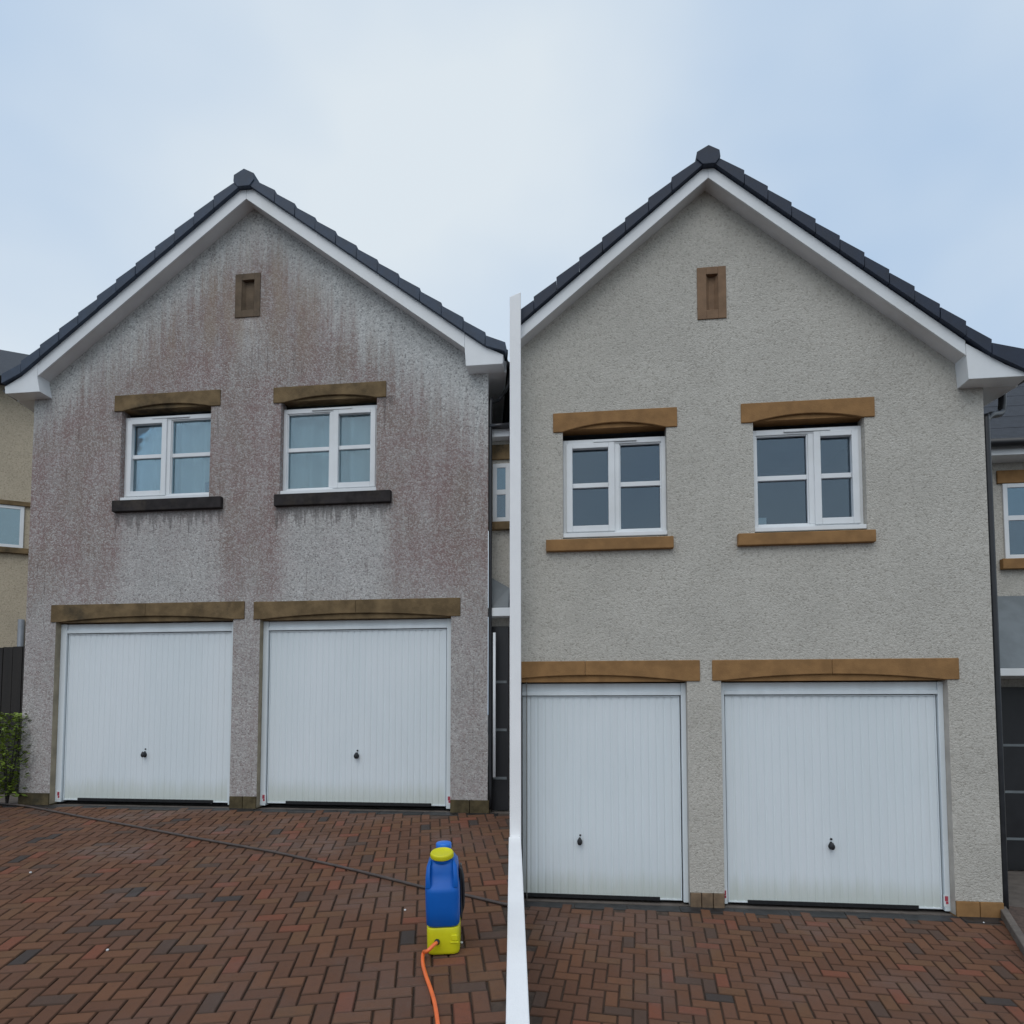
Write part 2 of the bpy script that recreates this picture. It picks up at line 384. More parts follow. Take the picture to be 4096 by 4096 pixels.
def driveway(y0, z0, phi, inside, label):
    root = MB()
    # bed: the laid sand just under the paver tops, reaching down to the ground
    ang = math.atan(SLOPE)
    mw = Matrix.Translation((0, y0, z0)) @ Matrix.Rotation(-AY, 4, 'Z') @ Matrix.Rotation(ang, 4, 'X')
    xs = (-13.0, 0.0) if inside is in_left else (0.1, 9.0)
    root.box(xs[0], xs[1], -9.5, -0.0, -0.75, -0.011)
    bed = root.build('driveway', M['bed']); bed.matrix_world = mw
    tag(bed, kind='structure')
    # cut the bed along the added dividing wall
    me = bed.data
    if inside is in_left:
        for v in me.vertices:
            p = mw @ v.co
            if v.co.x > -1: v.co = mw.inverted() @ Vector((-0.01, p.y, p.z))
    else:
        for v in me.vertices:
            p = mw @ v.co
            if v.co.x < 1: v.co = mw.inverted() @ Vector((0.075, p.y, p.z))
    cand = []
    R = Matrix.Rotation(phi, 2)
    for n in range(-110, 110):
        for k in range(-30, 30):
            ox, oy = n + 4 * k, n
            if abs(ox) > 110 or abs(oy) > 110: continue
            for hv, cx, cy in ((0, ox + 1.0, oy + .5), (1, ox + .5, oy + 2.0)):
                p = R @ Vector((cx * PH, cy * PH))
                if not (-9.4 < p.y < -0.13): continue
                W = mw @ Vector((p.x, p.y, 0))
                if W.y < 1.2 or not inside(W, p): continue
                cand.append((visible_size(W), p.x, p.y, hv))
    cand.sort(key=lambda c: -c[0])
    far = MB()
    for i, (s, x, y, hv) in enumerate(cand):
        dz = random.gauss(0, 0.0012); tilt = (random.gauss(0, .006), random.gauss(0, .006)); jx = random.gauss(0, .0006)
        rz = phi + hv * math.pi / 2 + random.gauss(0, .004)
        if i < 300 and s > 0:
            o = bpy.data.objects.new('paver', PM); COL.objects.link(o); o.parent = bed
            o.location = (x + jx, y, dz); o.rotation_euler = (tilt[0], tilt[1], rz)
        else:
            mm = Matrix.Translation((x + jx, y, dz)) @ Matrix.Rotation(rz, 4, 'Z') @ Matrix.Rotation(tilt[0], 4, 'X')
            far.add([mm @ v.co for v in PM.vertices], [list(p.vertices) for p in PM.polygons])
    me = bpy.data.meshes.new('far_pavers'); me.from_pydata([tuple(v) for v in far.v], [], far.f); me.update()
    ul = me.uv_layers.new(name='plan'); nv = len(PM.vertices); loc = [v.co.xy for v in PM.vertices]
    ul.data.foreach_set('uv', [c for lp in me.loops for c in loc[lp.vertex_index % nv]])
    fo = link('far_pavers', me, M['paver_far'], bed); fo['kind'] = 'stuff'
    return bed, mw
def in_left(W, p): return W.x < -0.03 and p.x > -8.6
def in_right(W, p): return W.x > 0.105 and p.x < 6.0 and not (p.x > 4.62 + 0.06 * -p.y)
drive_l, mwl = driveway(YL, ZL, math.radians(14), in_left, '')
drive_r, mwr = driveway(YR, ZR, math.radians(-5), in_right, '')
for bed, x0, x1, nm in ((drive_l, -6.5, -0.15, 'drain_channel'), (drive_r, 0.12, 4.5, 'drain_channel')):
    m = MB(); xx = x0
    while xx < x1 - .02:
        x2 = min(xx + 0.5, x1); m.box(xx + .002, x2 - .002, -.125, .0, -.05, -.004 + random.uniform(-.002, .002)); xx = x2
    m.build(nm, M['channel'], bed, .003)

# ------------------------------------------------------------------ houses
SKEW = -0.166
class House:
    def __init__(s, name, y0, xc, z0, label):
        s.y0, s.off = y0, Vector((xc, 0, z0)); s.root = empty(name, place(y0, xc, 0, z0), -AY); tag(s.root, label, 'house')
    def mb(s): return MB(s.off)

def facade(h, outline, holes, reveal, material, name='wall', y0=0.0):
    """flat front with real openings and their reveals"""
    bm = bmesh.new(); edges = []
    def loop(pts):
        vs = [bm.verts.new(Vector((x, y0, z)) - h.off) for x, z in pts]
        for i in range(len(vs)): edges.append(bm.edges.new((vs[i], vs[(i + 1) % len(vs)])))
        return vs
    loop(outline)
    hl = [loop([(a, c), (b, c), (b, d), (a, d)]) for a, b, c, d in holes]
    bmesh.ops.triangle_fill(bm, edges=edges, use_beauty=True, use_dissolve=False)
    bmesh.ops.recalc_face_normals(bm, faces=bm.faces)
    if sum(f.normal.y for f in bm.faces) > 0: bmesh.ops.reverse_faces(bm, faces=bm.faces)
    for (a, b, c, d) in holes:
        q = lambda x, y, z: bm.verts.new(Vector((x, y, z)) - h.off)
        for (p0, p1) in (((a, c), (a, d)), ((a, d), (b, d)), ((b, d), (b, c)), ((b, c), (a, c))):
            bm.faces.new((q(p0[0], y0, p0[1]), q(p1[0], y0, p1[1]), q(p1[0], y0 + reveal, p1[1]), q(p0[0], y0 + reveal, p0[1])))
    me = bpy.data.meshes.new(name); bm.to_mesh(me); bm.free()
    return link(name, me, material, h.root)
def arch_pts(x0, x1, ze, zp, n=14):
    return [(x0 + (x1 - x0) * i / n, ze + (zp - ze) * (1 - (2 * i / n - 1) ** 2)) for i in range(n + 1)]
def lintel(h, x0, x1, z0, z1, a0, a1, zp, m, joint=None, y0=-.014, y1=.012):
    arc = arch_pts(a0, a1, z0, zp)
    def piece(lo, hi, nm):
        low = [(lo, z0)] if lo < a0 else []
        inner = [(x, z) for x, z in arc if lo < x < hi]
        def zat(x):
            u = (x - a0) / (a1 - a0); return z0 + (zp - z0) * (1 - (2 * u - 1) ** 2)
        if lo >= a0: inner = [(lo, zat(lo))] + inner
        if hi <= a1: inner = inner + [(hi, zat(hi))]
        pts = low + inner + ([(hi, z0)] if hi > a1 else []) + [(hi, z1), (lo, z1)]
        h.mb().prism(pts, y0, y1).build(nm, m, h.root, .006)
    if joint is None: piece(x0, x1, 'lintel')
    else: piece(x0, joint - .0008, 'lintel_stone'); piece(joint + .0008, x1, 'lintel_stone')
    # recessed inner lintel seen under the arch
    h.mb().box(a0 - .02, a1 + .02, y1 + .002, .155, zp - (.045 if joint is None else .062), z1 - .01).build('inner_lintel', m, h.root)
def window(h, x0, x1, z0, z1, xm, bar, sash_left, glass, room=True):
    """white two-light window: one fixed light, one opening sash, both with a cross bar"""
    ya, yb = .075, .135
    fr = h.mb(); t = .045
    fr.box(x0, x0 + t, ya, yb, z0, z1); fr.box(x1 - t, x1, ya, yb, z0, z1)
    fr.box(x0 + t, x1 - t, ya, yb, z1 - .055, z1); fr.box(x0 + t, x1 - t, ya, yb, z0, z0 + .05)
    fr.box(xm - .03, xm + .03, ya, yb, z0 + .05, z1 - .055)
    win = fr.build('window', M['upvc'], h.root, .004)
    for lo, hi, sash in ((x0 + t, xm - .03, sash_left), (xm + .03, x1 - t, not sash_left)):
        a, b, c, d = lo, hi, z0 + .05, z1 - .055
        if sash:
            s = h.mb(); q = .052
            s.box(a - .012, a + q, ya - .018, yb - .02, c - .012, d + .012); s.box(b - q, b + .012, ya - .018, yb - .02, c - .012, d + .012)
            s.box(a + q, b - q, ya - .018, yb - .02, d - q + .012, d + .012); s.box(a + q, b - q, ya - .018, yb - .02, c - .012, c + q)
            s.build('sash', M['upvc'], win, .005)
            a, b, c, d = a + q, b - q, c + q, d - q + .012
        else:
            # thin glazing bead round the fixed light
            s = h.mb(); q = .012
            s.box(a, a + q, ya + .012, yb - .02, c, d); s.box(b - q, b, ya + .012, yb - .02, c, d)
            s.box(a + q, b - q, ya + .012, yb - .02, d - q, d); s.box(a + q, b - q, ya + .012, yb - .02, c, c + q)
            s.build('glazing_bead', M['upvc'], win, .003)
            a, b, c, d = a + q, b - q, c + q, d - q
        yy = ya + (.012 if sash else .022)
        h.mb().box(a, b, yy - .004, yy + .03, bar - .024, bar + .024).build('glazing_bar', M['upvc'], win, .004)
        for lo_, hi_ in ((c, bar - .024), (bar + .024, d)):
            h.mb().box(a - .004, b + .004, yy + .022, yy + .026, lo_ - .004, hi_ + .004).build('pane', glass, win)
    h.mb().box(x0 - .0, x1 + .0, .01, ya - .002, z0 - .03, z0 + .012).build('window_board', M['upvc'], win, .005)
    wv = (x1 - x0)
    h.mb().box(x0 + wv * .3, x0 + wv * .72, ya - .016, ya - .001, z1 - .036, z1 - .016).build('trickle_vent', M['upvc'], win, .004)
    if room:
        r = h.mb(); e = .18
        a, b, c, d, y1, y2 = x0 - e, x1 + e, z0 - .5, z1 + .12, .15, 1.6
        r.add([(a, y1, c), (b, y1, c), (b, y1, d), (a, y1, d), (a, y2, c), (b, y2, c), (b, y2, d), (a, y2, d)],
              [(4, 5, 6, 7), (0, 1, 5, 4), (3, 7, 6, 2), (0, 4, 7, 3), (1, 2, 6, 5)])
        r.build('room_lining', M['interior'], win)
    return win
SLATS = {}
def garage_door(h, x0, x1, z0, z1, lx0, lx1, lz0, lz1, hx, hz, labels, sx0, sx1, lock, left_jamb=True):
    y = .11
    fr = h.mb()
    if left_jamb: fr.box(x0, lx0 - .010, y - .03, y + .06, z0, z1)
    fr.box(lx1 + .010, x1, y - .03, y + .06, z0, z1)
    a = lx0 - .010 if left_jamb else x0
    fr.box(a, lx1 + .010, y - .03, y + .06, lz1 + .006, lz1 + .045)
    fr.box(a, lx1 + .010, y - .012, y + .06, lz1 + .045, z1)
    dr = fr.build('garage_door', M['steel_white'], h.root, .004)
    n = max(4, round((lx1 - lx0) / .075)); wd = (lx1 - lx0) / n
    for i in range(n):
        xa = lx0 + i * wd
        prof = [(0, .006), (wd * .05, .006), (wd * .22, 0), (wd * .78, 0), (wd * .95, .006), (wd, .006), (wd, .022), (0, .022)]
        key = (round(wd, 4), round(lz1 - lz0, 4))
        if key not in SLATS:
            m = MB(); k = len(prof); hgt = lz1 - lz0
            m.add([(px, py, 0) for px, py in prof] + [(px, py, hgt) for px, py in prof],
                  [[j, (j + 1) % k, (j + 1) % k + k, j + k] for j in range(k)] + [list(range(k))[::-1], [k + j for j in range(k)]])
            me = bpy.data.meshes.new('door_slat'); me.from_pydata([tuple(v) for v in m.v], [], m.f); me.update(); me.materials.append(M['slat_white']); SLATS[key] = me
        o = bpy.data.objects.new('door_slat', SLATS[key]); COL.objects.link(o); o.parent = dr
        o.location = Vector((xa, y, lz0)) - h.off
    rim = h.mb(); c = .012
    rim.box(lx0 + .001, lx0 + c, y - .006, y + .02, lz0 + .012, lz1 - .014); rim.box(lx1 - c, lx1 - .001, y - .006, y + .02, lz0 + .012, lz1 - .014)
    rim.box(lx0 + .001, lx1 - .001, y - .007, y + .02, lz1 - .013, lz1 - .001)
    rim.box(lx0 + .001, lx1 - .001, y - .007, y + .02, lz0 - .004, lz0 + .010)
    rim.build('leaf_edge', M['steel_white'], dr, .002)
    s = h.mb(); s.box(sx0, sx1, y - .016, y - .0075, lz0 - .012, lz0 + .026); s.build('bottom_seal', M['rubber'], dr, .003)
    hd = h.mb(); rg = []
    for yy, r in ((y + .002, .024), (y - .008, .026), (y - .012, .017), (y - .03, .015), (y - .036, .020), (y - .046, .024), (y - .052, .019), (y - .055, .008)):
        rg.append([(hx + math.cos(k / 14 * math.tau) * r, yy, hz + math.sin(k / 14 * math.tau) * r * 1.25 + (.012 if math.sin(k / 14 * math.tau) > .9 else 0)) for k in range(14)])
    hd.loft(rg); hd.build('handle', M['black_plastic'], dr, smooth=True)
    lk = h.mb(); lk.loft([[(hx + .005 + math.cos(k / 10 * math.tau) * r, yy, hz + lock + math.sin(k / 10 * math.tau) * r) for k in range(10)] for yy, r in ((y + .002, .011), (y - .006, .010), (y - .008, .006))])
    lk.build('lock', M['black_plastic'], dr)
    for lx, lz in labels:
        lb = h.mb(); lb.box(lx - .026, lx + .026, y - .0325, y - .0302, lz - .055, lz + .05); lb.build('warning_label', M['upvc'], dr)
        lb = h.mb(); lb.box(lx - .016, lx + .012, y - .0340, y - .0327, lz - .005, lz + .04)
        lb.box(lx - .008, lx + .014, y - .0340, y - .0327, lz - .032, lz - .008); lb.build('warning_print', M['red'], dr)
    # dark garage behind the leaf
    return dr

def roof(h, xc, c_top, c_bot, c_barge, kl, kr, left_steps, right_steps, flare_l, flare_r, ridge, mtile, xcut=None, depth=6.8):
    """verge tiles course by course, roof courses running back, ridge, barge boards, soffit"""
    def zt(c, x): return c - (kl if x < xc else kr) * abs(x - xc)
    for side, steps, fl in ((-1, left_steps, flare_l), (1, right_steps, flare_r)):
        prev = xc + side * .04; zprev_off = 0.0; prevz = zt(c_top, prev)
        for i, xs in enumerate(steps):
            k = kl if side < 0 else kr
            last = fl is not None and i == len(steps) - 1
            ztop = zt(c_top, xs); zb1 = zt(c_bot, xs); zb0 = zt(c_bot, prev)
            if last: ztop = prevz - fl[0]; zb1 = fl[1]
            drop = .030
            pts = [(prev, prevz - (drop if i else .06)), (xs, ztop + .004), (xs + side * -.006, zb1 + .006), (prev, zb0)]
            if xcut is not None and min(p[0] for p in pts) < xcut:
                if max(p[0] for p in pts) < xcut + .03: break
                def ip(p, q):
                    u = (xcut - p[0]) / (q[0] - p[0]); return (xcut, p[1] + (q[1] - p[1]) * u)
                pts = [pts[0], ip(pts[0], pts[1]), ip(pts[3], pts[2]), pts[3]]
            jy = random.uniform(-.004, .004)
            h.mb().prism(pts, -.225 + jy, -.08).build('verge_tile', mtile, h.root, .0025)
            nrm = .035
            pc = [pts[0], pts[1], (pts[1][0], pts[1][1] - nrm), (pts[0][0], pts[0][1] - nrm)]
            h.mb().prism([(x, z - .004) for x, z in pc], -.078, depth, SKEW).build('tile_course', mtile, h.root)
            prev, prevz = xs, ztop
    h.mb().prism(ridge, -.24, .18, 0).build('ridge_tile', mtile, h.root, .006)
    rx = sum(p[0] for p in ridge) / len(ridge)
    yy = .185
    while yy < depth:
        h.mb().prism([((x - rx) * .97 + rx, z) for x, z in ridge], yy, min(yy + .445, depth), SKEW).build('ridge_tile', mtile, h.root, .006); yy += .45
def eaves(h, xc, kl, kr, cb, ct, xkl, xkr, kneel_l, kneel_r, xcut=None, depth=6.5, front=-.18):
    """white barge boards, boxed ends and soffit boards"""
    zk = lambda c, x: c - (kl if x < xc else kr) * abs(x - xc)
    lo = xkl if xcut is None else xcut
    h.mb().prism([(xc, cb), (xc, ct), (lo, zk(ct, lo)), (lo, zk(cb, lo))], front, front + .02).build('barge_board', M['upvc'], h.root, .003)
    h.mb().prism([(xc + .001, ct), (xc + .001, cb), (xkr, zk(cb, xkr)), (xkr, zk(ct, xkr))], front, front + .02).build('barge_board', M['upvc'], h.root, .003)
    for a, b in ((lo, xc), (xc, xkr)):
        s = h.mb()
        s.prism([(a, zk(cb, a) + .018), (b, zk(cb, b) + .018), (b, zk(cb, b) + .034), (a, zk(cb, a) + .034)], front + .021, .02)
        s.build('soffit', M['upvc_dull'], h.root)
    for kp in (kneel_l, kneel_r):
        if kp:
            h.mb().prism(kp, front - .003, .01).build('boxed_eave', M['upvc'], h.root, .004)

# ---- left house
HL = House('house', YL, XCL, ZL, 'left house with pale roughcast front streaked by red brown algae and blackened sills')
c0, c1 = -6.06, -0.275
d1 = (-5.65, -3.335); d2 = (-3.0, -0.70); dtop = 2.312; zb = .165
SOF = 7.325
zs = lambda x: SOF - .757 * abs(x - XCL)
outl = [(c0, zb), (d1[0], zb), (d1[0], dtop), (d1[1], dtop), (d1[1], zb), (d2[0], zb), (d2[0], dtop), (d2[1], dtop), (d2[1], zb), (c1, zb), (c1, zs(c1)), (XCL, SOF), (c0, zs(c0))]
w1 = (-4.861, -3.684, 3.735, 4.93); w2 = (-2.79, -1.603, 3.735, 4.92); v1 = (-3.398, -3.086, 5.952, 6.492)
facade(HL, outl, [w1, w2, v1], .15, M['dash_dirty'])
# reveals of the door openings
for x in d1 + d2: HL.mb().add([(x, 0, zb - .13), (x, .16, zb - .13), (x, .16, dtop), (x, 0, dtop)], [(0, 1, 2, 3)]).build('door_reveal', plain('painted reveal', (.30, .255, .18), .8, .2, 6, .4, 60), HL.root)
# body behind the front
def body(h, c0, c1, zb, ze, mtl, apex=None, depth=6.4):
    m = h.mb(); k = SKEW; z0 = h.off.z - .02
    m.add([(c0, .0, z0), (c0 + k * depth, depth, z0), (c0 + k * depth, depth, ze), (c0, .0, ze)], [(0, 1, 2, 3)])
    m.add([(c1, .0, z0), (c1 + k * depth, depth, z0), (c1 + k * depth, depth, ze), (c1, .0, ze)], [(3, 2, 1, 0)])
    q = [(c0 + k * depth, depth, z0), (c1 + k * depth, depth, z0), (c1 + k * depth, depth, ze), (apex[0] + k * depth, depth, apex[1]), (c0 + k * depth, depth, ze)]
    m.add(q, [(0, 1, 2, 3, 4)])
    m.build('side_wall', mtl, h.root)
body(HL, c0, c1, zb, zs(c0), M['dash_clean'], (XCL, SOF))
# garage interiors keep daylight from leaking round the leaves
for h_, spans, z0_, z1_ in ((HL, (d1, d2), ZL, dtop),):
    for a, b in spans:
        m = h_.mb(); m.add([(a, .16, z0_), (b, .16, z0_), (b, .16, z1_ + .1), (a, .16, z1_ + .1), (a, 1.5, z0_), (b, 1.5, z0_), (b, 1.5, z1_ + .1), (a, 1.5, z1_ + .1)],
                           [(4, 5, 6, 7), (0, 1, 5, 4), (3, 7, 6, 2), (0, 4, 7, 3), (1, 2, 6, 5)]); m.build('garage_lining', M['interior'], h_.root)
lintel(HL, -4.957, -3.563, 4.864, 5.064, -4.848, -3.678, 4.928, M['stone_dirty'])
lintel(HL, -2.886, -1.491, 4.853, 5.045, -2.760, -1.606, 4.916, M['stone_dirty'])
lintel(HL, -5.712, -3.195, 2.251, 2.464, -5.600, -3.331, 2.307, M['stone_dirty'], joint=-4.461)
lintel(HL, -3.079, -0.592, 2.243, 2.454, -2.964, -0.724, 2.298, M['stone_dirty'], joint=-1.829)
HL.mb().box(-4.916, -3.500, -.055, .06, 3.590, 3.730).build('sill', M['stone_black'], HL.root, .008)
HL.mb().box(-2.834, -1.411, -.055, .06, 3.585, 3.725).build('sill', M['stone_black'], HL.root, .008)
def gable_vent(h, x0, x1, z0, z1, a0, a1, b0, b1, m):
    s = h.mb(); ya, yb = -.012, .06
    s.box(x0, a0, ya, yb, z0, z1); s.box(a1, x1, ya, yb, z0, z1); s.box(a0, a1, ya, yb, b1, z1); s.box(a0, a1, ya, yb, z0, b0)
    v = s.build('gable_vent', m, h.root, .004)
    s = h.mb(); s.add([(a0, .0, b0), (a1, .0, b0), (a1, .0, b1), (a0, .0, b1)] + [(a0 + .030, .035, b0 + .03), (a1 - .030, .035, b0 + .03), (a1 - .030, .035, b1 - .004), (a0 + .030, .035, b1 - .004)],
                      [(0, 1, 5, 4), (1, 2, 6, 5), (2, 3, 7, 6), (3, 0, 4, 7), (4, 5, 6, 7)])
    s.build('vent_slot', m, v)
gable_vent(HL, -3.404, -3.082, 5.948, 6.496, -3.318, -3.158, 6.035, 6.415, plain('weathered vent stone', (.135, .098, .066), .8, .25, 5, .5, 90, dirt=(.05, .045, .04, .6), spec=.2))
window(HL, w1[0], w1[1], 3.772, 4.815, -4.283, 4.315, True, M['glass_l'])
window(HL, w2[0], w2[1], 3.772, 4.806, -2.178, 4.308, False, M['glass_l'])
garage_door(HL, d1[0], d1[1], .05, 2.235, -5.56, -3.412, .075, 2.115, -4.497, .631, [(-5.60, .131)], -5.36, -3.60, .068)
garage_door(HL, d2[0], d2[1], .05, 2.23, -2.925, -0.775, .08, 2.115, -1.832, .638, [(-2.952, .135), (-.728, .150)], -2.69, -.94, .062)
for a, b, nb, mm in ((c0 - .004, d1[0], 1, 'stone_algae'), (d1[1], d2[0], 2, 'stone_algae'), (d2[1], c1 + .02, 2, 'stone_algae')):
    for i in range(nb):
        HL.mb().box(a + (b - a) * i / nb + .003, a + (b - a) * (i + 1) / nb - .003, -.012, .12, ZL - .03, zb - .002).build('plinth_stone', M[mm], HL.root, .006)
ls = [-3.580 - .2470 * i for i in range(11)] + [-6.31]; rs = [-2.806 + .2530 * i for i in range(11)] + [-.05]
ridge_l = [(-3.195, 7.63), (-3.068, 7.562), (-3.064, 7.482), (-3.120, 7.41), (-3.27, 7.41), (-3.326, 7.482), (-3.322, 7.562)]
roof(HL, XCL, 7.62, 7.470, 7.30, .757, .757, ls, rs, (.150, 5.185), (.130, 5.182), ridge_l, M['verge_l'])
kr_ = [(-.520, 5.262), (-.504, 5.066), (-.085, 5.066), (-.078, 5.170), (-.300, 5.285), (-.520, 5.445)]
kl_ = [(-5.862, 5.262), (-5.820, 5.080), (-6.290, 5.080), (-6.30, 5.170), (-6.08, 5.285), (-5.862, 5.445)]
eaves(HL, XCL, .757, .757, 7.30, 7.475, -5.86, -.522, kl_, kr_)
def eave_run(h, x, z, side, m, w_=.34, depth=6.4):
    """fascia, soffit and gutter running back along the side of the house"""
    f = h.mb(); f.prism([(x - .01, z), (x + .01, z), (x + .01, z + .14), (x - .01, z + .14)], .012, depth, SKEW); f.build('fascia', M['upvc'], h.root)
    f = h.mb(); f.prism([(x - side * w_, z + .002), (x - side * .011, z + .002), (x - side * .011, z + .012), (x - side * w_, z + .012)], .012, depth, SKEW); f.build('side_soffit', M['upvc_dull'], h.root)
    n = 8; r0, r1 = .055, .048; gx = x + side * .067
    po = [(gx + math.cos(math.pi + math.pi * i / n) * r0, z + .10 + math.sin(math.pi + math.pi * i / n) * r0) for i in range(n + 1)]
    pi_ = [(gx + math.cos(math.pi + math.pi * i / n) * r1, z + .10 + math.sin(math.pi + math.pi * i / n) * r1) for i in range(n + 1)]
    f = h.mb(); f.prism(po + pi_[::-1], -.10, depth, SKEW); f.build('gutter', m, h.root)
eave_run(HL, -.075, 5.066, 1, M['black_plastic'], .2); eave_run(HL, -6.30, 5.080, -1, M['black_plastic'], .24)
def downpipe(h, pts, r=.034):
    h.mb().tube(smooth_path(pts, 6), r, 12).build('downpipe', M['black_plastic'], h.root, smooth=True)
downpipe(HL, [(-.045, .10, 5.14), (-.045, .10, 5.03), (-.07, .10, 4.93), (-.17, .16, 4.83), (-.235, .07, 4.76), (-.252, .03, 4.62), (-.254, .03, 3.0), (-.254, .03, 1.5), (-.254, .03, .06)], .020)
HL.mb().tube([(-.205, .03, 2.05), (-.205, .03, .42)], .016, 10).build('waste_pipe', M['upvc'], HL.root, smooth=True)

# ---- right house, cut by the added dividing wall on its left
HR = House('house', YR, XCR, ZR, 'right house with clean pale roughcast front, bright sandstone lintels and sills')
e0, e1 = .092, 4.505
XCUT = .092
g1 = (XCUT, 1.722); g2 = (2.045, 4.10); gtop = 1.522; zb2 = -.578
kl, kr = .812, .850; SOR = 6.435
zr = lambda x: SOR - (kl if x < XCR else kr) * abs(x - XCR)
outr = [(XCUT, gtop), (g1[1], gtop), (g1[1], zb2), (g2[0], zb2), (g2[0], gtop), (g2[1], gtop), (g2[1], zb2), (e1, zb2), (e1, zr(e1)), (XCR, SOR), (XCUT, zr(XCUT))]
q1 = (.520, 1.556, 2.90, 4.08); q2 = (2.392, 3.432, 2.90, 4.072); v2 = (1.880, 2.155, 5.088, 5.618)
facade(HR, outr, [q1, q2, v2], .15, M['dash_clean'])
for x in (g1[1], g2[0], g2[1]): HR.mb().add([(x, 0, zb2 - .13), (x, .16, zb2 - .13), (x, .16, gtop), (x, 0, gtop)], [(0, 1, 2, 3)]).build('door_reveal', plain('painted reveal pale', (.46, .42, .37), .8, .12, 6, .4, 60), HR.root)
body(HR, XCUT + .06, e1, zb2, zr(e1), M['dash_clean'], (XCR, SOR))
for a, b in (g1, g2):
    m = HR.mb(); m.add([(a, .16, ZR), (b, .16, ZR), (b, .16, gtop + .1), (a, .16, gtop + .1), (a, 1.5, ZR), (b, 1.5, ZR), (b, 1.5, gtop + .1), (a, 1.5, gtop + .1)],
                       [(4, 5, 6, 7), (0, 1, 5, 4), (3, 7, 6, 2), (0, 4, 7, 3), (1, 2, 6, 5)]); m.build('garage_lining', M['interior'], HR.root)
lintel(HR, .423, 1.662, 4.000, 4.199, .516, 1.553, 4.076, M['stone_clean'])
lintel(HR, 2.279, 3.527, 4.002, 4.197, 2.377, 3.424, 4.068, M['stone_clean'])
lintel(HR, 1.962, 4.200, 1.457, 1.658, 2.053, 4.076, 1.516, M['stone_clean'], joint=3.073)
# the garage lintel that runs into the added dividing wall
def cut_lintel(h, x0, x1, z0, z1, a0, a1, zp, m, joint):
    def zat(x): u = (x - a0) / (a1 - a0); return z0 + (zp - z0) * (1 - (2 * u - 1) ** 2)
    for lo, hi in ((x0, joint - .0008), (joint + .0008, x1)):
        top = min(hi, a1); xs = [lo + (top - lo) * i / 10 for i in range(11)]
        pts = [(x, zat(x)) for x in xs] + ([(hi, z0)] if hi > a1 else []) + [(hi, z1), (lo, z1)]
        h.mb().prism(pts, -.014, .012).build('lintel_stone', m, h.root, .006)
    h.mb().box(x0, a1, .014, .155, zp - .066, z1 - .01).build('inner_lintel', m, h.root)
cut_lintel(HR, XCUT, 1.846, 1.453, 1.660, -.257, 1.725, 1.518, M['stone_clean'], .734)
HR.mb().box(.350, 1.607, -.055, .06, 2.765, 2.884).build('sill', M['stone_clean'], HR.root, .008)
HR.mb().box(2.220, 3.488, -.055, .06, 2.769, 2.888).build('sill', M['stone_clean'], HR.root, .008)
gable_vent(HR, 1.876, 2.159, 5.084, 5.622, 1.966, 2.080, 5.175, 5.546, plain('clean vent stone', (.215, .135, .082), .75, .14, 7, .4, 90, spec=.2))
window(HR, q1[0], q1[1], 2.945, 3.945, 1.062, 3.470, True, M['glass_r'])
window(HR, q2[0], q2[1], 2.945, 3.955, 2.962, 3.471, False, M['glass_r'])
garage_door(HR, g1[0] + .002, g1[1], -.70, 1.44, XCUT + .003, 1.664, -.685, 1.312, .670, -.142, [], XCUT + .01, 1.45, .062, left_jamb=False)
garage_door(HR, g2[0], g2[1], -.70, 1.442, 2.100, 4.042, -.685, 1.317, 3.062, -.129, [(2.062, -.611), (4.066, -.600)], 2.28, 3.83, .066)
for a, b, nb in ((g1[1], g2[0], 3), (g2[1], e1 + .004, 2)):
    for i in range(nb):
        HR.mb().box(a + (b - a) * i / nb + .003, a + (b - a) * (i + 1) / nb - .003, -.012, .12, ZR - .03, zb2 - .002).build('plinth_stone', M['stone_clean'] if nb == 2 else plain('grimy brick', (.17, .115, .07), .85, .35, 9, .5, 90, dirt=(.07, .055, .04, .7)), HR.root, .006)
ls = [1.609 - .2275 * i for i in range(9)]; rs = [2.519 - .2166 * 1 + .2166 * i for i in range(11)] + [4.83]
ridge_r = [(1.966, 6.702), (2.070, 6.642), (2.078, 6.572), (2.03, 6.508), (1.91, 6.508), (1.846, 6.572), (1.853, 6.642)]
roof(HR, XCR, 6.70, 6.562, 6.415, kl, kr, ls, rs, None, (.135, 4.222), ridge_r, M['verge_r'], xcut=XCUT)
kr2 = [(4.268, 4.440), (4.280, 4.233), (4.800, 4.233), (4.808, 4.245), (4.595, 4.357), (4.268, 4.575)]
eaves(HR, XCR, kl, kr, 6.415, 6.555, 0, 4.266, None, kr2, xcut=XCUT)
eave_run(HR, 4.812, 4.233, 1, M['black_plastic'], .28)
downpipe(HR, [(4.86, .30, 4.31), (4.855, .30, 4.20), (4.82, .28, 4.10), (4.66, .16, 4.03), (4.585, .11, 3.95), (4.572, .09, 3.84), (4.570, .08, 2.0), (4.566, .08, .5), (4.562, .08, ZR + .02)])

